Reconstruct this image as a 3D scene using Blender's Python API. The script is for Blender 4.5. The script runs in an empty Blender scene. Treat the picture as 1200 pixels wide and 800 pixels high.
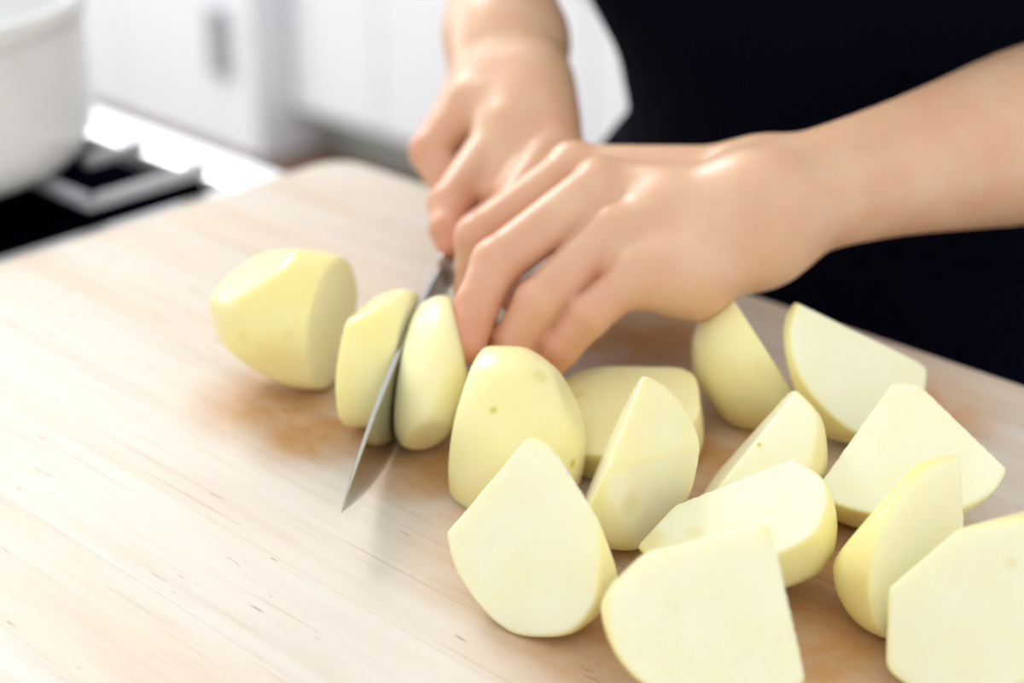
import bpy, bmesh, math, random
import numpy as np
from mathutils import Vector, Matrix, Quaternion

scene = bpy.context.scene
col = scene.collection
ZB = 94.0                      # height of the cutting board's top above the floor, in cm


def W(p):                      # board-relative centimetres -> metres above the floor
    return Vector((p[0] / 100.0, p[1] / 100.0, (p[2] + ZB) / 100.0))


# ------------------------------------------------------------------ camera, world, light, exposure
cam_d = bpy.data.cameras.new('camera')
cam_d.sensor_width = 36.0
cam_d.lens = 60.0
cam_d.clip_start = 0.02
cam_d.dof.use_dof = True
cam_d.dof.focus_distance = 0.665
cam_d.dof.aperture_fstop = 4.1
cam = bpy.data.objects.new('camera', cam_d)
col.objects.link(cam)
cam.location = W((0, 0, 36.5))
cam.rotation_euler = (math.radians(90 - 25), 0, 0)
scene.camera = cam

world = bpy.data.worlds.new('daylight')
scene.world = world
world.use_nodes = True
bg = world.node_tree.nodes['Background']
bg.inputs[0].default_value = (0.965, 0.98, 1.0, 1)
bg.inputs[1].default_value = 1.05

ld = bpy.data.lights.new('window_light', 'AREA')
ld.shape = 'RECTANGLE'
ld.size = 0.85
ld.size_y = 0.8
ld.energy = 30
ld.color = (1.0, 0.985, 0.96)
lo = bpy.data.objects.new('window_light', ld)
col.objects.link(lo)
lo.location = W((-105, 262, 150))
lo.rotation_euler = (W((-2, 66, 2)) - lo.location).to_track_quat('-Z', 'Y').to_euler()

l2 = bpy.data.lights.new('aisle_fill_light', 'AREA')  # fill lamp added to brighten the cabinets across the aisle
l2.size = 1.3
l2.energy = 24
l2.color = (0.97, 0.985, 1.0)
o2 = bpy.data.objects.new('aisle_fill_light', l2)
col.objects.link(o2)
o2.location = W((-216, 327, 60))
o2.rotation_euler = (W((-39, 339, -60)) - o2.location).to_track_quat('-Z', 'Y').to_euler()

scene.view_settings.view_transform = 'Standard'
scene.view_settings.look = 'None'
scene.view_settings.gamma = 1.0
scene.view_settings.use_curve_mapping = False
scene.view_settings.exposure = 0.08


# ------------------------------------------------------------------ helpers
def tag(o, label=None, cat=None, group=None, kind=None):
    if label: o['label'] = label
    if cat: o['category'] = cat
    if group: o['group'] = group
    if kind: o['kind'] = kind
    return o


def empty(name, loc, label, cat, group=None):
    o = bpy.data.objects.new(name, None)
    o.empty_display_size = 0.02
    col.objects.link(o)
    o.location = loc
    bpy.context.view_layer.update()
    return tag(o, label, cat, group)


def link(name, me, mat, parent=None, smooth=False):
    o = bpy.data.objects.new(name, me)
    col.objects.link(o)
    if mat:
        me.materials.append(mat)
    if smooth:
        me.polygons.foreach_set('use_smooth', [True] * len(me.polygons))
    if parent:
        o.parent = parent
        o.matrix_parent_inverse = Matrix.Translation(-parent.location)
    return o


def mesh_from(name, v, f):
    me = bpy.data.meshes.new(name)
    me.from_pydata([tuple(x) for x in v], [], [tuple(x) for x in f])
    me.update()
    return me


def from_bm(name, bm):
    me = bpy.data.meshes.new(name)
    bmesh.ops.recalc_face_normals(bm, faces=bm.faces)
    bm.to_mesh(me)
    bm.free()
    return me


def add_box(bm, o, ax, ay, az, lo_, hi_, bevel=0.0):
    """box spanned by the axes ax, ay, az (unit vectors, cm) from origin o"""
    t = bmesh.new()
    vs = []
    for k in (0, 1):
        for j in (0, 1):
            for i in (0, 1):
                p = Vector(o) + Vector(ax) * (hi_[0] if i else lo_[0]) + Vector(ay) * (hi_[1] if j else lo_[1]) + Vector(az) * (hi_[2] if k else lo_[2])
                vs.append(t.verts.new(W(p)))
    for q in ((0, 2, 3, 1), (4, 5, 7, 6), (0, 1, 5, 4), (2, 6, 7, 3), (0, 4, 6, 2), (1, 3, 7, 5)):
        t.faces.new([vs[i] for i in q])
    bmesh.ops.recalc_face_normals(t, faces=t.faces)
    if bevel:
        bmesh.ops.bevel(t, geom=list(t.edges), offset=bevel / 100, segments=2, profile=0.5, affect='EDGES')
    me = bpy.data.meshes.new('t')
    t.to_mesh(me)
    t.free()
    bm.from_mesh(me)
    bpy.data.meshes.remove(me)


def lathe(prof, c, n=96):
    v, f = [], []
    m = len(prof)
    for i in range(n):
        a = 2 * math.pi * i / n
        for r, z in prof:
            v.append(W((c[0] + r * math.cos(a), c[1] + r * math.sin(a), z)))
    for i in range(n):
        for j in range(m - 1):
            a = i * m + j; b = ((i + 1) % n) * m + j
            f.append((a, b, b + 1, a + 1))
    return v, f


# ------------------------------------------------------------------ materials
def mat(name, color, rough=0.5, metal=0.0, sss=0.0, sss_r=(0.01, 0.006, 0.004), spec=0.5, coat=0.0):
    m = bpy.data.materials.new(name)
    m.use_nodes = True
    b = m.node_tree.nodes['Principled BSDF']
    b.inputs['Base Color'].default_value = (*color, 1)
    b.inputs['Roughness'].default_value = rough
    b.inputs['Metallic'].default_value = metal
    b.inputs['Specular IOR Level'].default_value = spec
    b.inputs['Coat Weight'].default_value = coat
    if sss:
        b.inputs['Subsurface Weight'].default_value = sss
        b.inputs['Subsurface Radius'].default_value = sss_r
        b.inputs['Subsurface Scale'].default_value = 1.0
    return m


class NT:
    def __init__(s, m):
        s.t = m.node_tree
        s.b = s.t.nodes['Principled BSDF']

    def n(s, typ, **kw):
        x = s.t.nodes.new(typ)
        for k, v in kw.items():
            if k.startswith('i_'):
                x.inputs[k[2:].replace('_', ' ')].default_value = v
            else:
                setattr(x, k, v)
        return x

    def l(s, a, b):
        s.t.links.new(a, b)

    def ramp(s, fac, stops):
        r = s.n('ShaderNodeValToRGB')
        e = r.color_ramp.elements
        while len(e) < len(stops):
            e.new(0.5)
        for q, (p, c) in zip(e, stops):
            q.position = p
            q.color = (*c, 1) if len(c) == 3 else c
        s.l(fac, r.inputs[0])
        return r.outputs[0]

    def mix(s, fac, a, b, blend='MIX'):
        x = s.n('ShaderNodeMix', data_type='RGBA', blend_type=blend)
        for sock, val in ((x.inputs[0], fac), (x.inputs[6], a), (x.inputs[7], b)):
            if hasattr(val, 'is_linked') or hasattr(val, 'links'):
                s.l(val, sock)
            else:
                sock.default_value = val if isinstance(val, (int, float)) else (*val, 1)
        return x.outputs[2]

    def bump(s, h, strength, dist):
        x = s.n('ShaderNodeBump')
        x.inputs['Strength'].default_value = strength
        x.inputs['Distance'].default_value = dist
        s.l(h, x.inputs['Height'])
        s.l(x.outputs[0], s.b.inputs['Normal'])


def simple_noise_mat(name, c1, c2, scale, rough, bump=0.0, bdist=0.001, **kw):
    m = mat(name, c1, rough, **kw)
    t = NT(m)
    tc = t.n('ShaderNodeTexCoord')
    nz = t.n('ShaderNodeTexNoise', i_Scale=scale, i_Detail=4.0)
    t.l(tc.outputs['Object'], nz.inputs['Vector'])
    t.l(t.ramp(nz.outputs[0], [(0.35, c1), (0.65, c2)]), t.b.inputs['Base Color'])
    if bump:
        t.bump(nz.outputs[0], bump, bdist)
    return m


# board axes: K is the board's far corner, E2 runs along the edge where the cook stands,
# E1 from that edge towards the other side of the counter
K = np.array([-11.35, 107.0, 0.0])
_u = np.array([0.7275, -0.6865, 0.0]); E2 = _u / np.linalg.norm(_u)
E1 = np.array([E2[1], -E2[0], 0.0])
EZ = np.array([0, 0, 1.0])
ANG = math.atan2(E2[1], E2[0])


def B(a, b, z=0.0):
    return K + E2 * a + E1 * b + EZ * z


# maple: grain along the board (E2)
m_wood = mat('maple', (0.7, 0.55, 0.4), 0.45, spec=0.3)
t = NT(m_wood)
geo = t.n('ShaderNodeNewGeometry')
mp = t.n('ShaderNodeMapping', vector_type='POINT')
mp.inputs['Rotation'].default_value = (0, 0, -ANG)
t.l(geo.outputs['Position'], mp.inputs['Vector'])
oi = t.n('ShaderNodeObjectInfo')
# shift the grain from stave to stave
cmb = t.n('ShaderNodeCombineXYZ')
mul = t.n('ShaderNodeMath', operation='MULTIPLY'); mul.inputs[1].default_value = 9.0
t.l(oi.outputs['Random'], mul.inputs[0]); t.l(mul.outputs[0], cmb.inputs[0]); t.l(mul.outputs[0], cmb.inputs[2])
va = t.n('ShaderNodeVectorMath', operation='ADD')
t.l(mp.outputs[0], va.inputs[0]); t.l(cmb.outputs[0], va.inputs[1])
st = t.n('ShaderNodeVectorMath', operation='MULTIPLY'); st.inputs[1].default_value = (5.0, 95.0, 40.0)
t.l(va.outputs[0], st.inputs[0])
n1 = t.n('ShaderNodeTexNoise', i_Scale=1.0, i_Detail=5.0, i_Roughness=0.6, i_Distortion=0.35)
t.l(st.outputs[0], n1.inputs['Vector'])
base = t.ramp(n1.outputs[0], [(0.25, (0.655, 0.57, 0.47)), (0.5, (0.725, 0.652, 0.567)), (0.75, (0.752, 0.70, 0.635))])
# broad pale and honey bands
st2 = t.n('ShaderNodeVectorMath', operation='MULTIPLY'); st2.inputs[1].default_value = (3.0, 14.0, 3.0)
t.l(va.outputs[0], st2.inputs[0])
n2 = t.n('ShaderNodeTexNoise', i_Scale=1.0, i_Detail=3.0)
t.l(st2.outputs[0], n2.inputs['Vector'])
f2 = t.ramp(n2.outputs[0], [(0.48, (0, 0, 0)), (0.72, (1, 1, 1))])
base = t.mix(f2, base, t.mix(1.0, base, (0.97, 0.89, 0.78), 'MULTIPLY'))
# short dark flecks and pores
st3 = t.n('ShaderNodeVectorMath', operation='MULTIPLY'); st3.inputs[1].default_value = (45.0, 330.0, 200.0)
t.l(va.outputs[0], st3.inputs[0])
n3 = t.n('ShaderNodeTexNoise', i_Scale=1.0, i_Detail=2.0)
t.l(st3.outputs[0], n3.inputs['Vector'])
f3 = t.ramp(n3.outputs[0], [(0.70, (0, 0, 0)), (0.75, (0.7, 0.7, 0.7))])
base = t.mix(f3, base, (0.33, 0.22, 0.13))
# fine long scratches
st4 = t.n('ShaderNodeVectorMath', operation='MULTIPLY'); st4.inputs[1].default_value = (9.0, 420.0, 200.0)
t.l(va.outputs[0], st4.inputs[0])
n4 = t.n('ShaderNodeTexNoise', i_Scale=1.0, i_Detail=2.0)
t.l(st4.outputs[0], n4.inputs['Vector'])
f4 = t.ramp(n4.outputs[0], [(0.62, (0, 0, 0)), (0.74, (0.5, 0.5, 0.5))])
base = t.mix(f4, base, (0.50, 0.37, 0.25))
# damp stains and warm shade painted into the wood under potatoes and arm
stain_shade = None
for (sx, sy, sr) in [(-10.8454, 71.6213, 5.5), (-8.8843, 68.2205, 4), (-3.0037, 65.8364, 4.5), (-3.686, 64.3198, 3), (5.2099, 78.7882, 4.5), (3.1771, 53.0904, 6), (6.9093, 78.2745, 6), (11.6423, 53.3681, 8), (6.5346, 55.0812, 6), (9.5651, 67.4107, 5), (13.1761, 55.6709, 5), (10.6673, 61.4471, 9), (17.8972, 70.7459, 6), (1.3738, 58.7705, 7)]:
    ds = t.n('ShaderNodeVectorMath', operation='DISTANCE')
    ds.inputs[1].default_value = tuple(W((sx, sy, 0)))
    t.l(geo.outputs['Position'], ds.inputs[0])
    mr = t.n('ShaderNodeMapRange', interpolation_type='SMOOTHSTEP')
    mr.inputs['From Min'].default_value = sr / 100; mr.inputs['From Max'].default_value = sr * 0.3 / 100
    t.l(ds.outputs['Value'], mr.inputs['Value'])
    if stain_shade is None:
        stain_shade = mr.outputs[0]
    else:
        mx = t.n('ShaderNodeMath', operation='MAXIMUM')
        t.l(stain_shade, mx.inputs[0]); t.l(mr.outputs[0], mx.inputs[1]); stain_shade = mx.outputs[0]
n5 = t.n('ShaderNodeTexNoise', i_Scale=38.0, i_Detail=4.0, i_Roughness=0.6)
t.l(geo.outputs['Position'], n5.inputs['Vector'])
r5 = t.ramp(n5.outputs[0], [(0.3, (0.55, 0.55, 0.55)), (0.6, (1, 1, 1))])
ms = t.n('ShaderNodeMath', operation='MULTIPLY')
t.l(stain_shade, ms.inputs[0]); t.l(r5, ms.inputs[1])
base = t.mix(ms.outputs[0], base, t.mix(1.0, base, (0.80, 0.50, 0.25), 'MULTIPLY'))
# each stave its own tone
tone = t.ramp(oi.outputs['Random'], [(0.0, (0.965, 0.955, 0.94)), (1.0, (1.0, 1.0, 1.0))])
base = t.mix(1.0, base, tone, 'MULTIPLY')
t.l(base, t.b.inputs['Base Color'])
t.bump(n1.outputs[0], 0.12, 0.0006)

# potato: attribute 'flesh' 0 = peeled outside, 1 = cut face; 'eye' = eyes and yellow spots
m_pot = mat('potato', (0.86, 0.83, 0.6), 0.28, sss=0.5, sss_r=(0.007, 0.005, 0.0018), spec=0.35)
t = NT(m_pot)
at = t.n('ShaderNodeAttribute', attribute_name='flesh')
ae = t.n('ShaderNodeAttribute', attribute_name='eye')
tc = t.n('ShaderNodeTexCoord')
nz = t.n('ShaderNodeTexNoise', i_Scale=22.0, i_Detail=3.0)
t.l(tc.outputs['Object'], nz.inputs['Vector'])
skin = t.ramp(nz.outputs[0], [(0.35, (0.915, 0.81, 0.33)), (0.62, (0.93, 0.86, 0.455))])
nz2 = t.n('ShaderNodeTexNoise', i_Scale=55.0, i_Detail=3.0)
t.l(tc.outputs['Object'], nz2.inputs['Vector'])
flesh = t.ramp(nz2.outputs[0], [(0.3, (0.93, 0.885, 0.585)), (0.7, (0.945, 0.92, 0.69))])
c = t.mix(at.outputs['Fac'], skin, flesh)
c = t.mix(ae.outputs['Fac'], c, (0.70, 0.58, 0.13))
t.l(c, t.b.inputs['Base Color'])
t.bump(nz2.outputs[0], 0.08, 0.0008)

# skin: attribute 'flush' = pinker knuckles and fingertips
m_skin = mat('skin', (0.72, 0.45, 0.30), 0.36, sss=0.3, sss_r=(0.0048, 0.0018, 0.001), spec=0.5)
t = NT(m_skin)
af = t.n('ShaderNodeAttribute', attribute_name='flush')
tc = t.n('ShaderNodeTexCoord')
nz = t.n('ShaderNodeTexNoise', i_Scale=28.0, i_Detail=4.0)
t.l(tc.outputs['Object'], nz.inputs['Vector'])
sk = t.ramp(nz.outputs[0], [(0.3, (0.70, 0.425, 0.255)), (0.7, (0.77, 0.505, 0.325))])
nm = t.n('ShaderNodeTexNoise', i_Scale=65.0, i_Detail=3.0)
t.l(tc.outputs['Object'], nm.inputs['Vector'])
sk = t.mix(t.ramp(nm.outputs[0], [(0.42, (0, 0, 0)), (0.72, (0.45, 0.45, 0.45))]), sk, (0.72, 0.36, 0.22))
t.l(t.mix(af.outputs['Fac'], sk, (0.64, 0.235, 0.13)), t.b.inputs['Base Color'])
nv = t.n('ShaderNodeTexVoronoi', i_Scale=900.0)
t.l(tc.outputs['Object'], nv.inputs['Vector'])
t.bump(nv.outputs['Distance'], 0.10, 0.0004)
m_nail = mat('nail', (0.80, 0.52, 0.42), 0.22, sss=0.2, spec=0.6)
m_hair = simple_noise_mat('hair', (0.012, 0.009, 0.007), (0.03, 0.02, 0.015), 60, 0.45)

m_shirt = simple_noise_mat('navy_knit', (0.0013, 0.0017, 0.008), (0.0019, 0.0024, 0.011), 300, 0.95, 0.2, 0.0006, spec=0.06)
m_apron = simple_noise_mat('apron_cloth', (0.0010, 0.0013, 0.006), (0.0014, 0.0018, 0.008), 400, 0.95, 0.2, 0.0005, spec=0.06)
m_jeans = simple_noise_mat('denim', (0.010, 0.011, 0.034), (0.015, 0.016, 0.045), 350, 0.9, 0.3, 0.0006, spec=0.1)
m_shoe = mat('shoe_leather', (0.02, 0.018, 0.016), 0.5)
m_steel = mat('blade_steel', (0.50, 0.49, 0.48), 0.14, 1.0)
t = NT(m_steel)
tc = t.n('ShaderNodeTexCoord')
vm = t.n('ShaderNodeVectorMath', operation='MULTIPLY'); vm.inputs[1].default_value = (60, 60, 900)
nz = t.n('ShaderNodeTexNoise', i_Scale=1.0, i_Detail=3.0)
t.l(tc.outputs['Object'], vm.inputs[0]); t.l(vm.outputs[0], nz.inputs['Vector'])
t.bump(nz.outputs[0], 0.04, 0.0003)
m_handle = simple_noise_mat('dark_pakkawood', (0.012, 0.010, 0.009), (0.03, 0.022, 0.018), 40, 0.4)
m_rivet = mat('rivet_steel', (0.7, 0.7, 0.7), 0.25, 1.0)
m_enamel = mat('white_enamel', (0.84, 0.85, 0.835), 0.16, spec=0.5)
m_trim = mat('brushed_steel', (0.93, 0.94, 0.95), 0.33, 0.55)
m_black = mat('black_enamel', (0.0012, 0.0012, 0.004), 0.7, spec=0.0)
m_grate = simple_noise_mat('cast_grate', (0.42, 0.43, 0.46), (0.48, 0.49, 0.52), 80, 0.5, spec=0.5)
m_cab = simple_noise_mat('white_cabinet_paint', (0.87, 0.89, 0.915), (0.885, 0.905, 0.93), 4, 0.45)
m_toe = mat('toe_kick_paint', (0.36, 0.38, 0.34), 0.6)
m_pull = mat('grey_pull', (0.42, 0.43, 0.45), 0.35, 0.3)
m_counter = simple_noise_mat('pale_stone', (0.72, 0.72, 0.71), (0.80, 0.80, 0.79), 30, 0.3)
m_wall = simple_noise_mat('wall_paint', (0.82, 0.84, 0.86), (0.84, 0.86, 0.88), 3, 0.8)
m_floor = simple_noise_mat('dark_floor_wood', (0.10, 0.04, 0.02), (0.16, 0.07, 0.035), 8, 0.4)

# ------------------------------------------------------------------ the setting
def sbox(name, mat_, o, lo_, hi_, parent=None, bevel=0.0, kind=None):
    bm = bmesh.new()
    add_box(bm, o, E2, E1, EZ, lo_, hi_, bevel)
    ob = link(name, from_bm(name, bm), mat_, parent)
    if kind:
        ob['kind'] = kind
    return ob


# floor of dark boards running along the aisle
fl = sbox('floor', mat('floor_gap', (0.03, 0.012, 0.008), 0.7), K, (-520, -330, -ZB - 6), (260, 160, -ZB - 1.2), kind='structure')
for i in range(14):
    b1 = -20 - i * 16.0
    bm = bmesh.new()
    add_box(bm, K, E2, E1, EZ, (-480, b1 - 15.8, -ZB - 1.4), (60, b1, -ZB), 0.15)
    link('floor_board', from_bm('floor_board', bm), m_floor, fl)
wb = sbox('wall_back', m_wall, K, (-520, -248, -ZB - 2), (260, -237, 170), kind='structure')

# cabinets across the aisle
for i in range(5):
    a0 = -220 + i * 61
    lab = ['white base cabinet across the aisle right beside the tall pantry',
           'white base cabinet across the aisle, second from the pantry',
           'white base cabinet across the aisle, seen between the cook\'s arm and waist',
           'white base cabinet behind the cook\'s back',
           'white base cabinet furthest from the pantry, behind the cook'][i]
    if i > 2:
        continue
    e = empty('base_cabinet', W(B(a0 + 30, -205, -ZB)), lab, 'cabinet', 'base cabinets across the aisle')
    sbox('carcass', m_cab, K, (a0, -235, -ZB + 11), (a0 + 60.8, -177, -8), e)
    sbox('toe_kick', m_toe, K, (a0, -233, -ZB), (a0 + 60.8, -184, -ZB + 11), e)
    for s in (0, 1):
        d = sbox('door', m_cab, K, (a0 + 0.3 + s * 30.2, -177, -ZB + 11.5), (a0 + 30.0 + s * 30.4, -175, -22), e, 0.2)
        sbox('pull', m_pull, K, (a0 + (27 if s == 0 else 32.5), -175, -40), (a0 + (28.3 if s == 0 else 33.8), -172, -28), d, 0.2)
    dr = sbox('drawer', m_cab, K, (a0 + 0.3, -177, -21.5), (a0 + 60.5, -175, -8.3), e, 0.2)
    sbox('pull', m_pull, K, (a0 + 22, -175, -15.6), (a0 + 38, -172, -14.4), dr, 0.2)
wt = sbox('worktop', m_counter, K, (-220.2, -236, -7.9), (-36, -173, -4), None, 0.3)
tag(wt, 'pale stone worktop on the white cabinets across the aisle', 'worktop')

e = empty('pantry_cabinet', W(B(-272, -200, -ZB)), 'tall white pantry cabinet with a short grey pull, behind the stove corner', 'cabinet')
sbox('carcass', m_cab, K, (-328, -236, -ZB), (-220.5, -167, 110), e)
for i, (x0, x1) in enumerate(((-327.6, -274.4), (-274.0, -221))):
    d = sbox('drawer_front', m_cab, K, (x0, -167, -ZB + 0.5), (x1, -165, -44), e, 0.3)
    if i:
        sbox('pull', m_pull, K, (-234.5, -165, -75), (-229.5, -162.5, -59), d, 0.4)
    sbox('door', m_cab, K, (x0, -167, -43.4), (x1, -165, 109), e, 0.3)

# the counter with the stove let into it
e = empty('counter', W(B(60, 35, -ZB)), 'pale stone kitchen counter underneath the cutting board', 'counter')
sbox('worktop', m_counter, K, (-1.5, -2.5, -8), (150, 70, -4.1), e, 0.3)
sbox('carcass', m_cab, K, (-1.3, 4, -ZB), (150, 68, -8), e)

st = empty('stove', W(B(-45, 35, -ZB)), 'black and steel gas cooktop left of the cutting board', 'stove')
sbox('body', m_trim, K, (-84, 1.5, -ZB), (-2, 66, -6.2), st, 0.2)
sbox('front_trim', m_trim, K, (-84, -3.0, -9), (-2, 1.7, -4.0), st, 0.5)
sbox('side_trim', m_trim, K, (-10.2, 1.7, -9), (-2, 66, -4.05), st, 0.3)
sbox('cooktop', m_black, K, (-83, 1.7, -6.2), (-10.2, 65, -5.3), st, 0.2)


def bar(bm, p, q, w=1.2, h=1.3):
    p = np.array(p, float); q = np.array(q, float)
    d = q - p; L = np.linalg.norm(d); d /= L
    s = np.cross(EZ, d)
    add_box(bm, p, d, s, EZ, (-w / 2, -w / 2, -h), (L + w / 2, w / 2, 0), 0.25)


for gi, a1 in enumerate((-10.9, -47.0)):
    g = empty('burner_grate', W(B(a1 - 15, 25, -5.3)), ['cast burner grate nearest the cutting board, under the white pot', 'cast burner grate at the far end of the stove'][gi], 'grate', 'burner grates')
    zt = -2.2
    a0 = a1 - 33
    for (p, q) in ((B(a1, 3.6, zt), B(a1, 12.3, zt)), (B(a0, 3.0, zt), B(a0, 60, zt)), (B(a1 - 7.2, 3.6, zt), B(a1 - 7.2, 7.5, zt)), (B(a0, 12.3, zt), B(a1, 12.3, zt)),
                   (B(a0, 30, zt), B(a1 - 8, 30, zt)), (B(a0, 45, zt), B(a1 - 8, 45, zt)), (B(a1 - 8, 12.3, zt), B(a1 - 8, 60, zt)), (B(a1 - 20, 3, zt), B(a1 - 20, 60, zt)), (B(a0, 60, zt), B(a1 - 8, 60, zt))):
        bm = bmesh.new(); bar(bm, p, q, 1.05, 0.9)
        link('bar', from_bm('bar', bm), m_grate, g)
    for p in (B(a1, 12.3), B(a1, 4.2), B(a0, 4.2), B(a0, 60), B(a1 - 8, 60)):
        bm = bmesh.new()
        add_box(bm, p, E2, E1, EZ, (-.6, -.6, -5.3), (.6, .6, -3.4))
        link('foot', from_bm('foot', bm), m_black, g)
for ci, c_ in enumerate((B(-26.5, 18, -5.3), B(-63, 18, -5.3))):
    v, f = lathe([(0.01, -3.9), (3.0, -3.9), (3.4, -4.3), (3.4, -5.29)], c_, 40)
    link('burner_cap', mesh_from('burner_cap', v, f), m_black, st, True)

# white pot on the stove
pc = B(-26.2, 17.2)
pot = empty('cooking_pot', W((pc[0], pc[1], -2.2)), 'open white enamel pot standing on the stove grate', 'pot')
R = 13.2
prof = [(0.01, -2.2), (R - 2.6, -2.2), (R - 1.3, -1.85), (R - .5, -1.0), (R - .12, .2), (R, 1.6), (R, 7.7), (R - .02, 7.9),
        (R - .5, 7.9), (R - .5, 1.2), (R - 1.4, -1.2), (R - 3, -1.6), (0.01, -1.6)]
v, f = lathe(prof, pc)
link('body', mesh_from('body', v, f), m_enamel, pot, True)
v, f = lathe([(R - .5, 7.8), (R + .05, 7.8), (R + .26, 8.0), (R + .26, 9.1), (R + .1, 9.4), (R - .3, 9.45), (R - .55, 9.2), (R - .5, 7.8)], pc)
link('rim', mesh_from('rim', v, f), m_enamel, pot, True)
for s in (-1, 1):
    bm = bmesh.new()
    d = E2 * .62 + E1 * .78; d /= np.linalg.norm(d); d = d * s
    sd = np.cross(EZ, d)
    pts = [pc + d * (R + 3.4 * math.sin(math.pi * k / 10) - .9 * abs(k - 5) / 5) + sd * (4.2 * math.cos(math.pi * k / 10)) + EZ * 6.0 for k in range(11)]
    rings = []
    for i, p in enumerate(pts):
        tv = pts[min(i + 1, 10)] - pts[max(i - 1, 0)]
        tv = tv / np.linalg.norm(tv)
        nn = np.cross(EZ, tv)
        rings.append([bm.verts.new(W(p + nn * .5 * math.cos(2 * math.pi * k / 12) + EZ * .45 * math.sin(2 * math.pi * k / 12))) for k in range(12)])
    for ra, rb in zip(rings, rings[1:]):
        for k in range(12):
            bm.faces.new((ra[k], ra[(k + 1) % 12], rb[(k + 1) % 12], rb[k]))
    bm.faces.new(rings[0][::-1]); bm.faces.new(rings[-1])
    link('handle', from_bm('handle', bm), m_enamel, pot, True)

# maple cutting board, glued up from staves
cb = empty('cutting_board', W(B(36, 26, -4)), 'large pale maple cutting board with the cut potatoes on it', 'cutting board')
rnd = random.Random(5)
b0 = 0.0
widths = [5.2, 4.4, 5.0, 4.7, 5.4, 4.5, 5.1, 4.8, 5.3, 4.6, 5.0]
tot = sum(widths)
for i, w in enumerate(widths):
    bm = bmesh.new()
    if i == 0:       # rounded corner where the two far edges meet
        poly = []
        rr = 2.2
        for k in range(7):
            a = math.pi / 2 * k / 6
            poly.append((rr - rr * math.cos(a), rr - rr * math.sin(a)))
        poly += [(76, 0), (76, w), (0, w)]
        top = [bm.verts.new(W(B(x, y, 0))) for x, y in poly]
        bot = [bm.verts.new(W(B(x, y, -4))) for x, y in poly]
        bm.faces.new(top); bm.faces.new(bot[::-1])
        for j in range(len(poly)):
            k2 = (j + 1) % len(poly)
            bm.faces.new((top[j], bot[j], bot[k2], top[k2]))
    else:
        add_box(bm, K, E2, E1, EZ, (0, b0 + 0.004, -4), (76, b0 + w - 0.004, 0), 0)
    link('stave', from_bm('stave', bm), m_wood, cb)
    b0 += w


# ------------------------------------------------------------------ implicit surfaces
def surface_nets(D, org, h):
    """smooth mesh of the zero level of a distance grid"""
    nx, ny, nz_ = D.shape
    S = D < 0
    cnt = np.zeros((nx - 1, ny - 1, nz_ - 1), np.int8)
    for i in (0, 1):
        for j in (0, 1):
            for k in (0, 1):
                cnt += S[i:nx - 1 + i, j:ny - 1 + j, k:nz_ - 1 + k]
    act = (cnt > 0) & (cnt < 8)
    ci = np.argwhere(act)
    idx = -np.ones(act.shape, np.int64)
    idx[act] = np.arange(len(ci))
    acc = np.zeros((len(ci), 3)); num = np.zeros(len(ci))
    cor = [(i, j, k) for i in (0, 1) for j in (0, 1) for k in (0, 1)]
    val = {c: D[ci[:, 0] + c[0], ci[:, 1] + c[1], ci[:, 2] + c[2]] for c in cor}
    for a in cor:
        for ax in range(3):
            if a[ax]:
                continue
            b = list(a); b[ax] = 1; b = tuple(b)
            va_, vb_ = val[a], val[b]
            m = (va_ < 0) != (vb_ < 0)
            tt = np.where(m, va_ / np.where(m, va_ - vb_, 1), 0)
            p = np.tile(np.array(a, float), (len(ci), 1)); p[:, ax] += tt
            acc += p * m[:, None]; num += m
    V = (ci + acc / num[:, None]) * h + org
    F = []
    for ax in range(3):
        sl0 = [slice(1, -1)] * 3; sl1 = [slice(1, -1)] * 3
        sl0[ax] = slice(0, -1); sl1[ax] = slice(1, None)
        A = S[tuple(sl0)]; Bb = S[tuple(sl1)]
        ch = A != Bb
        e = np.argwhere(ch)
        fl_ = A[ch]
        off = np.array([1, 1, 1]); off[ax] = 0
        e = e + off
        u, v_ = [(1, 2), (2, 0), (0, 1)][ax]
        q = []
        for du, dv in ((0, 0), (-1, 0), (-1, -1), (0, -1)):
            c = e.copy(); c[:, u] += du; c[:, v_] += dv
            q.append(idx[c[:, 0], c[:, 1], c[:, 2]])
        q = np.stack(q, 1)
        q[~fl_] = q[~fl_][:, ::-1]
        F.append(q)
    return V, np.concatenate(F)


def np_mesh(name, V, F):
    me = bpy.data.meshes.new(name)
    V = (V + np.array([0, 0, ZB])) / 100.0
    me.vertices.add(len(V)); me.vertices.foreach_set('co', V.astype(np.float32).ravel())
    me.loops.add(F.size); me.loops.foreach_set('vertex_index', F.astype(np.int32).ravel())
    me.polygons.add(len(F))
    me.polygons.foreach_set('loop_start', (np.arange(len(F)) * 4).astype(np.int32))
    me.polygons.foreach_set('loop_total', np.full(len(F), 4, np.int32))
    me.update(calc_edges=True)
    me.validate()
    me.polygons.foreach_set('use_smooth', np.ones(len(me.polygons), bool))
    return me


def set_attr(me, name, vals):
    a = me.attributes.new(name, 'FLOAT', 'POINT')
    a.data.foreach_set('value', np.asarray(vals, np.float32))


def grid(lo_, hi_, h):
    n = np.ceil((np.array(hi_) - np.array(lo_)) / h).astype(int) + 1
    ax = [lo_[i] + h * np.arange(n[i]) for i in range(3)]
    return np.array(lo_, float), ax


def smin(a, b, k):
    hh = np.maximum(k - np.abs(a - b), 0) / k
    return np.minimum(a, b) - hh * hh * k * 0.25


def smax(a, b, k):
    return -smin(-a, -b, k)


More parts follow.
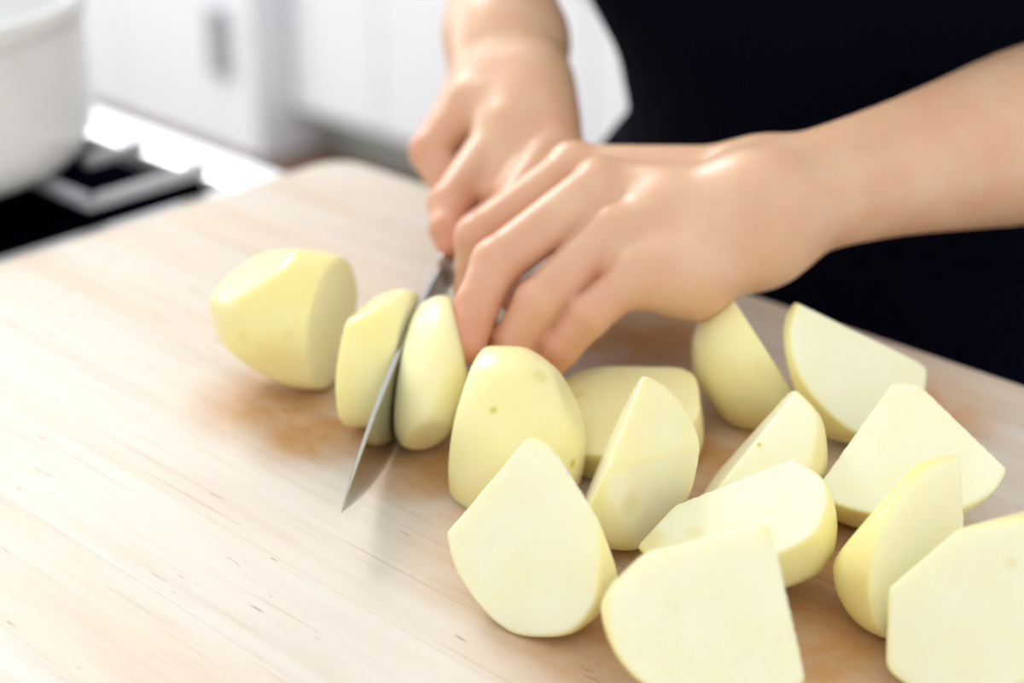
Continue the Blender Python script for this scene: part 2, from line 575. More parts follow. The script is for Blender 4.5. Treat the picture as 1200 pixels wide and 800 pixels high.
# ------------------------------------------------------------------ potatoes
def potato_field(P, ch, seed):
    rng = np.random.default_rng(seed)
    c = np.array(ch['c']); r = np.array(ch['r']); Rm = np.array(ch['R'])
    q = (P - c) @ Rm
    k0 = np.sqrt(((q / r) ** 2).sum(-1)); k1 = np.sqrt(((q / r ** 2) ** 2).sum(-1)) + 1e-9
    d = k0 * (k0 - 1) / k1
    ph = rng.random(6) * 6.28
    d = d + 0.035 * (np.sin(q[..., 0] * 1.5 + ph[0]) * np.sin(q[..., 1] * 1.3 + ph[1]) + np.sin(q[..., 2] * 1.7 + ph[2]) * np.sin(q[..., 0] * 0.9 + ph[3]))
    for _ in range(10):                                     # strokes of the peeler
        n = rng.normal(size=3); n /= np.linalg.norm(n)
        w = np.linalg.norm((Rm.T @ n) * r) * 0.972
        d = smax(d, (P - c) @ n - w, 0.22)
    cut = np.full(d.shape, -9.0)
    for i, (n, w) in enumerate(ch['pl']):
        e = P @ np.array(n) - w
        if i < ch['nc']:
            cut = np.maximum(cut, e)
        else:
            d = smax(d, e, 0.25)
    for (p, rr, s) in ch.get('eyes', ()):
        d = d + 0.045 * s * np.exp(-((P - np.array(p)) ** 2).sum(-1) / (rr * 0.6) ** 2)
    return d, cut


def potato(name, ch, label, seed, group=None):
    h = 0.1
    c = np.array(ch['c']); m = max(ch['r']) + 0.3
    lo_, ax = grid(c - m, c + m, h)
    G = np.stack(np.meshgrid(*ax, indexing='ij'), -1)
    d, cut = potato_field(G, ch, seed)
    D = smax(d, cut, 0.11)
    V, F = surface_nets(D, lo_, h)
    dv, cv = potato_field(V, ch, seed)
    fl_ = np.clip((cv - dv + 0.0) / 0.30 + 0.35, 0, 1)
    eye = np.zeros(len(V))
    for (p, rr, s) in ch.get('eyes', ()):
        eye = np.maximum(eye, s * np.clip(1.6 * (1 - np.linalg.norm(V - np.array(p), axis=1) / rr), 0, 1))
    fl_ = np.maximum(fl_, ch.get('pale', 0) * np.clip((V[:, 2] - 0.9) / 0.8, 0, 1))
    fl_ = fl_ * ch.get('tint', 1.0)
    V[:, 2] -= V[:, 2].min() - 0.005
    me = np_mesh(name, V, F)
    set_attr(me, 'flesh', fl_); set_attr(me, 'eye', eye)
    ob = link(name, me, m_pot)
    # origin at the base of the piece
    o = W((c[0], c[1], 0)); me.transform(Matrix.Translation(-o)); ob.location = o
    return tag(ob, label, 'potato', group)


POT = {'A': {'R': [[0.8957, -0.3923, -0.2094], [0.4291, 0.6388, 0.6386], [-0.1168, -0.6618, 0.7405]],
       'c': [-0.138, 63.9869, 2.0579],
       'eyes': [((-0.7623, 61.6075, 4.6369), 0.22, 0.95), ((1.1934, 62.9973, 5.4974), 0.45, 0.4), ((2.4842, 61.2759, 2.3288), 0.26, 0.9)],
       'nc': 2,
       'pale': 0.25,
       'pl': [([0.411, 0.5479, -0.7286], 35.0456), ([0.1032, 0.1009, -0.9895], 6.1173), ([-0.948, 0.3066, 0.0851], 21.784),
              ([0.8838, -0.0596, 0.4641], 0.2327)],
       'r': [3.1389, 3.7731, 4.0953]},
 'B': {'R': [[0.8744, -0.0029, -0.4852], [0.1205, 0.9699, 0.2114], [0.47, -0.2434, 0.8485]],
       'c': [0.6022, 54.2123, 3.3102],
       'eyes': [],
       'nc': 3,
       'pale': 0.3,
       'pl': [([-0.5402, -0.77, 0.3394], -40.4165), ([-0.6636, 0.5468, 0.5106], 33.2853), ([0.8552, 0.4263, 0.2947], 26.5275),
              ([0.6381, -0.1375, 0.7576], -1.1198), ([0.2364, 0.1424, -0.9612], 7.637)],
       'r': [3.2749, 3.7275, 4.03]},
 'C': {'R': [[0.9433, 0.313, 0.1101], [-0.2376, 0.8689, -0.4341], [-0.2316, 0.3834, 0.8941]],
       'c': [4.6301, 59.3865, 3.4982],
       'eyes': [((4.5654, 57.3092, 2.8408), 0.7, 0.3)],
       'nc': 2,
       'pale': 0.55,
       'pl': [([-0.9148, 0.1897, 0.3565], 9.1852), ([0.7469, -0.6628, 0.0529], -34.4269), ([0.7152, -0.4893, 0.4991], -22.5246),
              ([0.4887, -0.8583, -0.1563], -47.0526)],
       'r': [3.3499, 3.4963, 3.46]},
 'D': {'R': [[0.9882, 0.0594, 0.1413], [-0.0037, 0.9309, -0.3652], [-0.1532, 0.3603, 0.9202]],
       'c': [4.7417, 67.007, 1.6192],
       'eyes': [((2.9849, 68.3135, 1.9003), 0.35, 0.5)],
       'nc': 2,
       'pl': [([-0.1912, -0.1113, 0.9752], -6.3178), ([0.0243, 0.0516, -0.9984], 3.5144), ([0.9803, -0.0662, 0.186], 4.1115),
              ([0.2301, 0.8472, 0.4788], 61.737)],
       'r': [4.057, 3.6396, 3.402],
       'tint': 0.25},
 'E': {'R': [[0.9171, -0.3048, 0.2569], [0.2379, 0.9356, 0.2608], [-0.3199, -0.1781, 0.9306]],
       'c': [11.6226, 70.6294, 2.6349],
       'eyes': [],
       'nc': 2,
       'pale': 0.3,
       'pl': [([0.8336, 0.1207, 0.5391], 19.8523), ([0.1802, 0.7316, -0.6575], 52.3748), ([-0.9975, 0.0097, -0.07], -7.6678),
              ([-0.8096, -0.2054, -0.5498], -22.112)],
       'r': [3.4835, 3.3296, 3.4458]},
 'F': {'R': [[0.9691, -0.2416, -0.0487], [0.2164, 0.7394, 0.6375], [-0.118, -0.6284, 0.7689]],
       'c': [15.3635, 68.6176, 3.7262],
       'eyes': [],
       'nc': 3,
       'pl': [([0.4113, -0.579, 0.704], -30.5273), ([0.4342, 0.2948, 0.8512], 31.1513), ([0.4038, 0.7776, 0.482], 63.047), ([-0.5548, 0.8137, 0.1736], 51.1734),
              ([-0.8382, 0.2918, -0.4607], 7.7253)],
       'r': [3.6425, 3.4179, 3.8251]},
 'G': {'R': [[0.9287, 0.3496, 0.1238], [-0.3519, 0.936, -0.0032], [-0.117, -0.0406, 0.9923]],
       'c': [9.4551, 61.8202, 3.0451],
       'eyes': [((10.0103, 60.818, 3.5697), 0.12, 1.3)],
       'nc': 3,
       'pl': [([-0.1719, -0.5864, 0.7916], -34.5568), ([-0.7596, 0.3122, 0.5706], 13.6272), ([-0.5617, 0.7408, 0.3684], 42.5192),
              ([0.7593, -0.5409, 0.3619], -22.081), ([-0.4902, -0.8393, -0.2351], -54.0832)],
       'r': [3.5974, 3.4951, 2.9763]},
 'H': {'R': [[0.8733, 0.471, 0.1246], [-0.416, 0.854, -0.3125], [-0.2537, 0.2211, 0.9417]],
       'c': [7.885, 56.8589, 3.3429],
       'eyes': [((5.1416, 55.7818, 2.1224), 0.9, 0.4), ((6.948, 55.5316, 2.6536), 0.5, 0.3)],
       'nc': 2,
       'pl': [([-0.2992, -0.1645, 0.9399], -8.7201), ([-0.2243, 0.9655, 0.1324], 54.4013), ([0.1274, -0.3992, 0.908], -16.0974),
              ([-0.7455, 0.6619, 0.078], 33.5199)],
       'r': [4.836, 3.4393, 3.1317]},
 'I': {'R': [[0.9616, -0.2094, -0.1772], [0.2676, 0.8582, 0.438], [0.0604, -0.4686, 0.8814]],
       'c': [7.3753, 49.4897, 3.8157],
       'eyes': [],
       'nc': 3,
       'pl': [([-0.0346, -0.8829, 0.4683], -41.0459), ([0.9506, 0.302, 0.0716], 23.7905), ([-0.2058, 0.7609, 0.6154], 40.0848),
              ([0.4063, -0.5253, 0.7476], -17.704), ([-0.6667, 0.551, 0.5019], 27.0468)],
       'r': [4.415, 3.6131, 3.8017]},
 'J': {'R': [[0.9528, 0.2376, -0.1888], [-0.1222, 0.8699, 0.4779], [0.2778, -0.4323, 0.8579]],
       'c': [15.6778, 60.682, 3.5445],
       'eyes': [],
       'nc': 3,
       'pl': [([-0.0647, -0.4358, 0.8977], -24.4779), ([0.8296, 0.4115, 0.3773], 42.094), ([-0.8034, 0.5712, 0.1683], 24.5097),
              ([-0.2517, -0.6909, -0.6777], -44.8684), ([0.2816, 0.3117, 0.9075], 29.8359)],
       'r': [4.5811, 3.4169, 3.4142]},
 'K': {'R': [[0.7236, 0.2061, 0.6587], [-0.2951, 0.9551, 0.0253], [-0.6239, -0.2127, 0.752]],
       'c': [15.3421, 53.677, 3.0384],
       'eyes': [],
       'nc': 2,
       'pl': [([0.5931, -0.7818, 0.1922], -32.0756), ([0.7658, 0.6431, -0.0085], 48.0108), ([-0.6453, 0.6118, -0.4574], 26.4272),
              ([-0.736, 0.4797, 0.4777], 18.2832), ([-0.0865, -0.0178, -0.9961], -2.2852)],
       'r': [2.9265, 3.5259, 3.8749]},
 'L': {'R': [[0.9107, -0.2622, -0.3191], [0.3473, 0.9043, 0.2482], [0.2235, -0.3368, 0.9146]],
       'c': [16.1942, 50.2422, 3.7244],
       'eyes': [((16.8833, 49.1904, 5.4101), 0.28, 0.25), ((15.5699, 51.5909, 5.4388), 0.5, 0.4)],
       'nc': 2,
       'pl': [([-0.4255, -0.8159, 0.3916], -45.1978), ([-0.4379, 0.8063, 0.3975], 36.2892), ([-0.9727, 0.2215, -0.0691], -1.8744),
              ([-0.21, 0.472, 0.8562], 25.7403), ([-0.412, 0.1496, 0.8988], 7.9345)],
       'r': [4.4937, 3.5662, 3.6891]},
 'half': {'R': [[0.9784, 0.083, 0.1895], [-0.1434, 0.9325, 0.3316], [-0.1492, -0.3516, 0.9242]],
          'c': [-9.9713, 73.6497, 3.4028],
          'eyes': [((-12.4235, 71.1041, 3.5166), 0.45, 0.25), ((-10.1659, 70.4626, 3.9853), 0.4, 0.22)],
          'nc': 1,
          'pl': [([0.949, -0.3134, -0.0354], -31.0583), ([-0.8717, -0.49, 0.0114], -23.5461), ([-0.5086, -0.0747, 0.8578], 5.5273),
                 ([0.011, 0.4219, 0.9066], 37.255), ([-0.1847, -0.9204, -0.3445], -64.0815), ([-0.5425, -0.2399, -0.8051], -11.9275)],
          'r': [4.3971, 3.2408, 3.3361],
          'tint': 0.6},
 'sliceL': {'R': [[0.8238, -0.5555, -0.1131], [0.5217, 0.8209, -0.2322], [0.2218, 0.1322, 0.9661]],
            'c': [-6.5463, 70.546, 2.8599],
            'eyes': [],
            'nc': 2,
            'pl': [([0.9854, -0.1701, 0.0], -16.6437), ([-0.9758, 0.2135, -0.0468], 21.7721), ([-0.5187, -0.773, -0.3653], -48.1919),
                   ([-0.4033, 0.2308, 0.8855], 23.6105)],
            'r': [4.0763, 3.6312, 2.7739]},
 'sliceR': {'R': [[0.9453, 0.0645, 0.3196], [0.0463, 0.9437, -0.3276], [-0.3227, 0.3245, 0.8891]],
            'c': [-3.6369, 68.8519, 2.9886],
            'eyes': [],
            'nc': 1,
            'pale': 0.45,
            'pl': [([-0.9854, 0.1701, -0.0], 16.3437), ([0.2289, -0.8077, -0.5434], -54.581), ([0.9779, 0.1093, 0.1781], 6.115)],
            'r': [1.8418, 4.2287, 2.834]}}
LAB = {
    'half': ('potato_half', 'peeled potato end with its cut face turned to the knife, furthest from the pile'),
    'sliceL': ('potato_slice', 'thick potato slice standing between the potato end and the knife blade'),
    'sliceR': ('potato_slice', 'potato slice pinned by the fingertips against the near side of the blade'),
    'A': ('potato_chunk', 'rounded peeled potato chunk with brown eyes, just below the fingertips'),
    'B': ('potato_chunk', 'pointed potato wedge, flat cut face forward, in front of the chunk with brown eyes'),
    'C': ('potato_chunk', 'tall potato chunk with a sharp upright edge, right beside the chunk with brown eyes'),
    'D': ('potato_chunk', 'yellow potato chunk half hidden behind the chunk with the sharp upright edge'),
    'E': ('potato_chunk', 'yellow potato chunk standing just under the wrist, straight cut slope on one side'),
    'F': ('potato_chunk', 'broad potato chunk nearest the cook, beside the board edge'),
    'G': ('potato_chunk', 'potato chunk with a tiny dark speck on its cut face, mid pile'),
    'H': ('potato_chunk', 'long potato chunk lying behind the big front chunk, yellow spots at its thin end'),
    'I': ('potato_chunk', 'big potato chunk with flat white face and straight side, at the bottom edge'),
    'J': ('potato_chunk', 'potato wedge whose pointed corner reaches towards the empty board by the cook'),
    'K': ('potato_chunk', 'rounded potato chunk standing on edge beside the large chunk in the bottom right corner'),
    'L': ('potato_chunk', 'large potato chunk cut off by the bottom right corner'),
}
for i, (k, (nm, lab)) in enumerate(LAB.items()):
    potato(nm, POT[k], lab, 11 + i, {'potato_half': None, 'potato_slice': 'fresh slices at the knife', 'potato_chunk': 'cut potato chunks in the pile'}[nm])

# ------------------------------------------------------------------ knife
KU = np.array([0.1705, 0.9854, 0.0]); KN_ = np.array([0.9854, -0.1705, 0.0])
KT = np.array([-6.72, 58.08, 0.0])
kn = empty('kitchen_knife', W(KT + KU * 9), 'chef\'s knife with a bright steel blade, held in the hand and cutting a potato', 'knife')


def prof_knife(s):
    e = 1.95 * max(0.0, 1 - s / 9.0) ** 1.75 + 0.03
    z = np.interp(s, [0, .6, 1.5, 3, 6, 9, 12, 15, 20.2], [2.0, 2.28, 2.58, 3.0, 3.72, 4.22, 4.55, 4.75, 4.9])
    th = np.interp(s, [0, 1.5, 6, 20.2], [0.08, 0.16, 0.24, 0.30])
    return e, z, th


v, f = [], []
ss = list(np.linspace(0, 20.2, 60))
for s in ss:
    e, z, th = prof_knife(s)
    p = KT + KU * s
    zb = e + (z - e) * 0.16
    for (x, zz) in ((0, e), (-th * .22, zb), (-th / 2, z - .05), (-th / 2 + .03, z), (th / 2 - .03, z), (th / 2, z - .05), (th * .22, zb)):
        v.append(W(p + KN_ * x + EZ * zz))
n7 = 7
for i in range(len(ss) - 1):
    for j in range(n7):
        a = i * n7 + j; b = i * n7 + (j + 1) % n7
        f.append((a, a + n7, b + n7, b))
f.append(tuple(range(n7))[::-1]); f.append(tuple(range((len(ss) - 1) * n7, len(ss) * n7)))
bl = link('blade', mesh_from('blade', v, f), m_steel, kn, False)


def oval_tube(stations, n=20):
    v, f = [], []
    for (s, z, a, b) in stations:
        for k in range(n):
            t_ = 2 * math.pi * k / n
            v.append(W(KT + KU * s + KN_ * (a * math.cos(t_)) + EZ * (z + b * math.sin(t_))))
    for i in range(len(stations) - 1):
        for k in range(n):
            a = i * n + k; b = i * n + (k + 1) % n
            f.append((a, b, b + n, a + n))
    f.append(tuple(range(n))[::-1]); f.append(tuple(range((len(stations) - 1) * n, len(stations) * n)))
    return v, f


v, f = oval_tube([(20.0, 3.9, .2, .95), (20.4, 3.9, .55, 1.0), (21.6, 3.9, .75, 1.02), (22.0, 3.9, .8, 1.05)])
link('bolster', mesh_from('bolster', v, f), m_rivet, kn, True)
v, f = oval_tube([(22.0, 3.9, .8, 1.05), (23, 3.9, .9, 1.15), (26, 3.85, 1.0, 1.2), (29, 3.9, .95, 1.15), (32, 3.75, 1.05, 1.35), (33.2, 3.6, .95, 1.3), (33.6, 3.6, .6, .9)])
link('handle', mesh_from('handle', v, f), m_handle, kn, True)
for s in (24, 27.2, 30.4):
    v, f = [], []
    for x in (-1.03, 1.03):
        for k in range(16):
            t_ = 2 * math.pi * k / 16
            v.append(W(KT + KU * (s + .32 * math.cos(t_)) + KN_ * x + EZ * (3.87 + .32 * math.sin(t_))))
    f = [(k, (k + 1) % 16, 16 + (k + 1) % 16, 16 + k) for k in range(16)] + [tuple(range(16))[::-1], tuple(range(16, 32))]
    link('rivet', mesh_from('rivet', v, f), m_rivet, kn)

# ------------------------------------------------------------------ the cook
HANDS = {'L': {'arm': [((11.5, 73.63, 8.66), 2.95), ((12.07, 73.97, 8.79), 2.9), ((12.91, 74.48, 8.98), 2.83), ((13.93, 75.07, 9.14), 2.82),
               ((15.16, 75.76, 9.25), 2.89), ((16.56, 76.54, 9.33), 3.01), ((17.93, 77.29, 9.41), 3.15), ((19.18, 77.96, 9.47), 3.32),
               ((20.4, 78.6, 9.53), 3.51), ((21.63, 79.26, 9.59), 3.72), ((22.93, 79.96, 9.66), 3.95), ((24.25, 80.67, 9.74), 4.2), ((25.5, 81.35, 9.82), 4.38),
               ((26.61, 81.97, 9.9), 4.48), ((27.66, 82.55, 10.0), 4.52), ((28.76, 83.15, 10.13), 4.5), ((30.13, 83.86, 10.35), 4.39),
               ((31.55, 84.6, 10.61), 4.22), ((32.56, 85.11, 10.79), 4.1)],
       'extra': [((8.21, 71.58, 6.63), 2.0, (10.06, 72.47, 7.35), 1.65), ((8.21, 71.58, 6.63), 2.0, (5.89, 71.47, 6.38), 1.35),
                 ((7.52, 74.09, 7.98), 2.3, (11.06, 74.07, 8.41), 2.3)],
       'fingers': [[((3.0, 79.05, 8.92), 1.15), ((-1.61, 75.13, 6.89), 1.02), ((-1.78, 74.44, 4.47), 0.88), ((-1.38, 73.55, 2.56), 0.74)],
                   [((3.91, 75.32, 9.21), 1.22), ((-0.69, 71.47, 7.09), 1.08), ((-1.57, 70.21, 5.58), 0.93), ((-2.01, 68.62, 4.29), 0.79)],
                   [((4.47, 73.24, 7.81), 1.12), ((1.15, 69.98, 5.8), 0.99), ((0.08, 69.57, 3.97), 0.95), ((-0.46, 69.5, 2.64), 0.78)],
                   [((5.73, 71.52, 6.49), 1.02), ((3.43, 69.63, 5.29), 0.9), ((2.15, 69.49, 3.8), 0.85), ((1.39, 69.47, 2.57), 0.7)]],
       'mcp': [((3.01, 79.28, 8.93), 1.12), ((4.19, 76.09, 9.19), 1.22), ((4.87, 73.27, 7.88), 1.2), ((5.73, 71.52, 6.49), 1.1)],
       'meta': [0, 1, 1, 2],
       'thumb': [((10.38, 78.03, 7.44), 1.7), ((6.86, 77.48, 5.79), 1.45), ((2.9, 74.27, 5.07), 1.08), ((0.32, 72.77, 4.67), 0.85)],
       'wrist': [((11.83, 76.66, 9.24), 1.85), ((11.54, 73.6, 8.59), 2.45), ((10.95, 72.82, 7.63), 1.65)]},
 'R': {'arm': [((-0.34, 93.81, 10.99), 2.95), ((-0.39, 94.48, 11.27), 2.93), ((-0.47, 95.53, 11.7), 2.9), ((-0.54, 97.19, 12.33), 2.95),
               ((-0.61, 99.84, 13.27), 3.12), ((-0.69, 103.1, 14.41), 3.37), ((-0.73, 106.03, 15.44), 3.6), ((-0.72, 108.24, 16.19), 3.81),
               ((-0.69, 110.12, 16.82), 4.0), ((-0.66, 111.97, 17.51), 4.1), ((-0.64, 114.08, 18.45), 4.05), ((-0.63, 116.17, 19.45), 3.91),
               ((-0.62, 117.62, 20.16), 3.8)],
       'extra': [((0.83, 88.92, 9.98), 2.1, (0.18, 85.94, 8.78), 1.6), ((-0.56, 91.59, 10.49), 2.35, (-1.28, 88.34, 9.2), 1.7),
                 ((0.0, 93.71, 11.26), 2.6, (1.09, 87.95, 9.32), 2.0), ((-0.2, 96.8, 12.67), 2.6, (0.1, 93.22, 10.91), 2.6),
                 ((-0.09, 86.32, 8.66), 1.4, (1.35, 86.61, 8.57), 1.75), ((0.09, 85.65, 8.18), 1.4, (-1.18, 82.2, 6.44), 0.85)],
       'fingers': [[((-0.54, 86.48, 8.52), 1.12), ((-3.19, 81.15, 6.32), 1.0), ((-3.24, 79.59, 5.59), 0.82), ((-2.96, 78.73, 4.93), 0.7)],
                   [((-2.21, 88.78, 9.21), 1.28), ((-4.32, 86.76, 7.24), 1.08), ((-3.15, 84.84, 5.48), 0.9), ((-1.5, 83.01, 5.11), 0.78)],
                   [((-2.61, 91.82, 8.62), 1.2), ((-4.32, 89.8, 6.66), 1.02), ((-2.92, 87.6, 4.77), 0.88), ((-1.14, 85.77, 4.41), 0.76)],
                   [((-1.95, 94.17, 7.75), 1.1), ((-3.47, 92.15, 5.78), 0.9), ((-2.24, 90.16, 4.34), 0.78), ((-0.47, 88.53, 3.93), 0.68)]],
       'mcp': [((-0.54, 86.51, 8.6), 1.15), ((-2.21, 88.78, 9.21), 1.3), ((-2.61, 91.82, 8.62), 1.2), ((-1.95, 94.17, 7.75), 1.1)],
       'meta': [2, 1, 0, 0],
       'thumb': [((1.29, 89.6, 10.25), 1.9), ((2.21, 84.42, 7.89), 1.6), ((0.0, 80.42, 6.41), 1.05), ((-1.84, 78.29, 6.1), 0.8)],
       'wrist': [((-1.47, 96.27, 11.07), 2.1), ((-0.48, 94.76, 11.37), 2.25), ((0.48, 93.7, 11.46), 2.1)]}}


def cap_block(D, org, h, a, ra, b, rb, k, margin=2.2, fresh=None):
    """blend a tapering capsule into the grid D, working only on the block around it"""
    a = np.array(a, float); b = np.array(b, float)
    rm = max(ra, rb) + margin
    lo_ = np.minimum(a, b) - rm; hi_ = np.maximum(a, b) + rm
    i0 = np.clip(np.floor((lo_ - org) / h).astype(int), 0, np.array(D.shape))
    i1 = np.clip(np.ceil((hi_ - org) / h).astype(int) + 1, 0, np.array(D.shape))
    if (i1 <= i0).any():
        return
    ax = [org[j] + h * np.arange(i0[j], i1[j]) for j in range(3)]
    X, Y, Z = np.meshgrid(*ax, indexing='ij', sparse=True)
    ab = b - a; L2 = float(ab @ ab) + 1e-9
    tt = np.clip(((X - a[0]) * ab[0] + (Y - a[1]) * ab[1] + (Z - a[2]) * ab[2]) / L2, 0, 1)
    d = np.sqrt((X - a[0] - tt * ab[0]) ** 2 + (Y - a[1] - tt * ab[1]) ** 2 + (Z - a[2] - tt * ab[2]) ** 2) - (ra + (rb - ra) * tt)
    sl = tuple(slice(i0[j], i1[j]) for j in range(3))
    D[sl] = smin(D[sl], d, k)


def chain(D, org, h, pts, k):
    for (p, r), (q, s) in zip(pts, pts[1:]):
        cap_block(D, org, h, p, r, q, s, k)


def build_arm(H, h=0.118):
    allp = []
    for key in ('wrist', 'mcp', 'thumb', 'arm'):
        allp += [p for p, r in H[key]]
    for f_ in H['fingers']:
        allp += [p for p, r in f_]
    allp = np.array(allp)
    lo_, ax = grid(allp.min(0) - 5.2, allp.max(0) + 5.2, h)
    shp = tuple(len(a) for a in ax)
    big = 6.0
    palm = np.full(shp, big)
    for i, j in enumerate(H['meta']):
        cap_block(palm, lo_, h, H['wrist'][j][0], H['wrist'][j][1] * .86, H['mcp'][i][0], H['mcp'][i][1], 1.0)
    for (p, r, q, s) in H['extra']:
        cap_block(palm, lo_, h, p, r, q, s, 1.2)
    for (p, r) in H['mcp']:
        cap_block(palm, lo_, h, p, r * 1.0, p, r * 1.0, 0.7)
    arm = np.full(shp, big)
    chain(arm, lo_, h, H['arm'], 0.06)
    palm = smin(palm, arm, 1.2)
    del arm
    for p, r in H['wrist']:
        cap_block(palm, lo_, h, p, r, p, r, 1.6)
    th = np.full(shp, big)
    chain(th, lo_, h, H['thumb'], 0.15)
    palm = smin(palm, th, 0.9)
    del th
    fing = np.full(shp, big)
    for f_ in H['fingers']:
        one = np.full(shp, big)
        chain(one, lo_, h, [(p, r + 0.06) for p, r in f_], 0.14)
        for m in (1, 2):                                   # knuckle swell
            p, r = f_[m]
            cap_block(one, lo_, h, p, r * 1.06, p, r * 1.06, 0.25)
        fing = smin(fing, one, 0.16)
    D = smin(palm, fing, 0.45)
    for (p, r, dpt) in H.get('hollows', ()):
        pass
    V, F = surface_nets(D, lo_, h)
    # relax the forearm so that it runs in one smooth taper
    ap_ = np.array([p for p, q in H['arm']])
    w0 = np.array(H['wrist'][1][0])
    dirn = ap_[-1] - w0; dirn = dirn / np.linalg.norm(dirn)
    wgt = np.clip(((V - w0) @ dirn - 0.3) / 2.0, 0.06, 0.9)[:, None]
    ea = F.ravel(); eb = np.roll(F, -1, axis=1).ravel()
    deg = np.bincount(ea, minlength=len(V)) + np.bincount(eb, minlength=len(V))
    for _ in range(26):
        acc = np.stack([np.bincount(ea, V[eb, j], len(V)) + np.bincount(eb, V[ea, j], len(V)) for j in range(3)], 1) / deg[:, None]
        V = V + (acc - V) * wgt
    flush = np.zeros(len(V))
    for f_ in H['fingers'] + [H['thumb']]:
        for m, amp, rad in ((1, .42, 2.3), (2, .52, 2.3), (3, .75, 2.4), (0, .15, 1.6)):
            flush = np.maximum(flush, amp * np.exp(-((V - np.array(f_[m][0])) ** 2).sum(1) / rad ** 2))
    return V, F, flush


PC = np.array([21.3, 99.7, 0.0])          # the cook's axis; her left is E2, she faces E1


def PL(l, f, z):
    return PC + E2 * l + E1 * f + EZ * z


TZ = [-60, -34, -22, -14, -8, -3, 0, 4, 8, 12, 20, 30, 38, 43, 47, 50]
TA = [17.5, 17.2, 17.8, 17.6, 17.6, 17.2, 16.4, 13.4, 14.6, 18.0, 19.2, 18.6, 18.0, 15.0, 9.0, 6.0]
TF = [12, 12, 12.2, 12.2, 11.8, 11.3, 11.0, 10.6, 10.8, 11.2, 11.8, 12.0, 10.8, 9.0, 7.0, 6.0]


def torso(l, f, z, z0, z1, off=0.0):
    a = np.interp(z, TZ, TA); b = np.interp(z, TZ, TF)
    d = (np.sqrt((l / a) ** 2 + (f / b) ** 2) - 1) * np.minimum(a, b) - off
    return np.maximum(d, np.maximum(z0 - z, z - z1))


h8 = 0.8
lo_l, ax_l = grid((-34, -28, -ZB - 1), (34, 28, 78), h8)
Lg, Fg, Zg = np.meshgrid(*ax_l, indexing='ij', sparse=True)


def to_local(p):
    d = np.array(p, float) - PC
    return np.array([d @ E2, d @ E1, d[2]])


def lmesh(name, D):
    V, F = surface_nets(D, lo_l, h8)
    Vw = PC + V[:, :1] * E2 + V[:, 1:2] * E1 + V[:, 2:3] * EZ
    F = F[:, ::-1] if np.cross(E2, E1)[2] < 0 else F
    return Vw, F


shp = (len(ax_l[0]), len(ax_l[1]), len(ax_l[2]))
LEGS = [[((s * 9, 0, -14), 8.6), ((s * 9.3, 1, -48), 6.2), ((s * 9.6, -1, -66), 5.6), ((s * 9.6, -2, -86), 3.9)] for s in (-1, 1)]
SHO = {'L': (16.5, 0, 41.5), 'R': (-16.5, 0, 42.5)}
ELB = {k: to_local(HANDS[k]['arm'][-1][0]) for k in 'LR'}

body = torso(Lg, Fg, Zg, -16, 48) + np.zeros(shp)
for lg in LEGS:
    chain(body, lo_l, h8, lg, 1.5)
    x = lg[-1][0][0]
    cap_block(body, lo_l, h8, (x, 0, -89.5), 3.6, (x * 1.05, 12, -90.8), 2.6, 1.5)
for k in 'LR':
    cap_block(body, lo_l, h8, SHO[k], 5.6, tuple(ELB[k]), 3.75, 2.0)
cap_block(body, lo_l, h8, (0, -1, 44), 6.0, (0, 1.5, 56), 5.6, 3.0)
cap_block(body, lo_l, h8, (0, 1.0, 66), 8.2, (0, 3.4, 59.5), 6.2, 2.0)       # skull and jaw
cap_block(body, lo_l, h8, (0, 9.2, 63.5), .8, (0, 10.6, 60.6), 1.2, 1.2)     # nose
cap_block(body, lo_l, h8, (-1.7, 8.4, 57.6), .8, (1.7, 8.4, 57.6), .8, .7)   # lips
for s in (-1, 1):
    cap_block(body, lo_l, h8, (s * 8.2, 0, 64.5), 1.0, (s * 8.2, -.4, 61.5), .9, .6)
Vb, Fb = lmesh('b', body)
VL, FL, flL = build_arm(HANDS['L'])
VR, FR, flR = build_arm(HANDS['R'])
V = np.concatenate([Vb, VL, VR]); F = np.concatenate([Fb, FL + len(Vb), FR + len(Vb) + len(VL)])
cook = empty('person', W(PL(0, 0, -ZB)), 'person in a dark navy apron slicing potatoes, one hand on the knife', 'person')
me = np_mesh('body', V, F)
set_attr(me, 'flush', np.concatenate([np.zeros(len(Vb)), flL, flR]))
body_ob = link('body', me, m_skin, cook)

# clothes
sh = torso(Lg, Fg, Zg, 2.6, 46.5, 0.55) + np.zeros(shp)
for k in 'LR':
    s0 = np.array(SHO[k], float); s1 = s0 + (ELB[k] - s0) * 0.45
    cap_block(sh, lo_l, h8, tuple(s0), 6.6, tuple(s1), 6.2, 2.0)
V, F = lmesh('shirt', sh)
link('shirt', np_mesh('shirt', V, F), m_shirt, cook)
tr = torso(Lg, Fg, Zg, -22, 4.0, 0.4 + 0.5 * np.clip((3 - Zg) / 3, 0, 1)) + np.zeros(shp)
for lg in LEGS:
    chain(tr, lo_l, h8, [(p, r + .9) for p, r in lg], 1.5)
tr = np.maximum(tr, -ZB + 4 - Zg)
V, F = lmesh('trousers', tr)
link('trousers', np_mesh('trousers', V, F), m_jeans, cook)
fold = 0.35 * np.sin(Lg * 0.9 + Zg * 0.06) * np.clip((4 - Zg) / 20, 0, 1)
ap = torso(Lg, Fg, Zg, -52, 36, 1.5) + fold
ap = np.maximum(ap, -(torso(Lg, Fg, Zg, -90, 60, 0.5) + fold))
edge = np.interp(Zg, [-60, -10, -3, 1, 4, 12, 36], [1.0, 1.6, 2.2, 0.5, -2.5, -3.0, 7.0])
ap = np.maximum(ap, edge - Fg)
V, F = lmesh('apron', ap)
link('apron', np_mesh('apron', V, F), m_apron, cook)
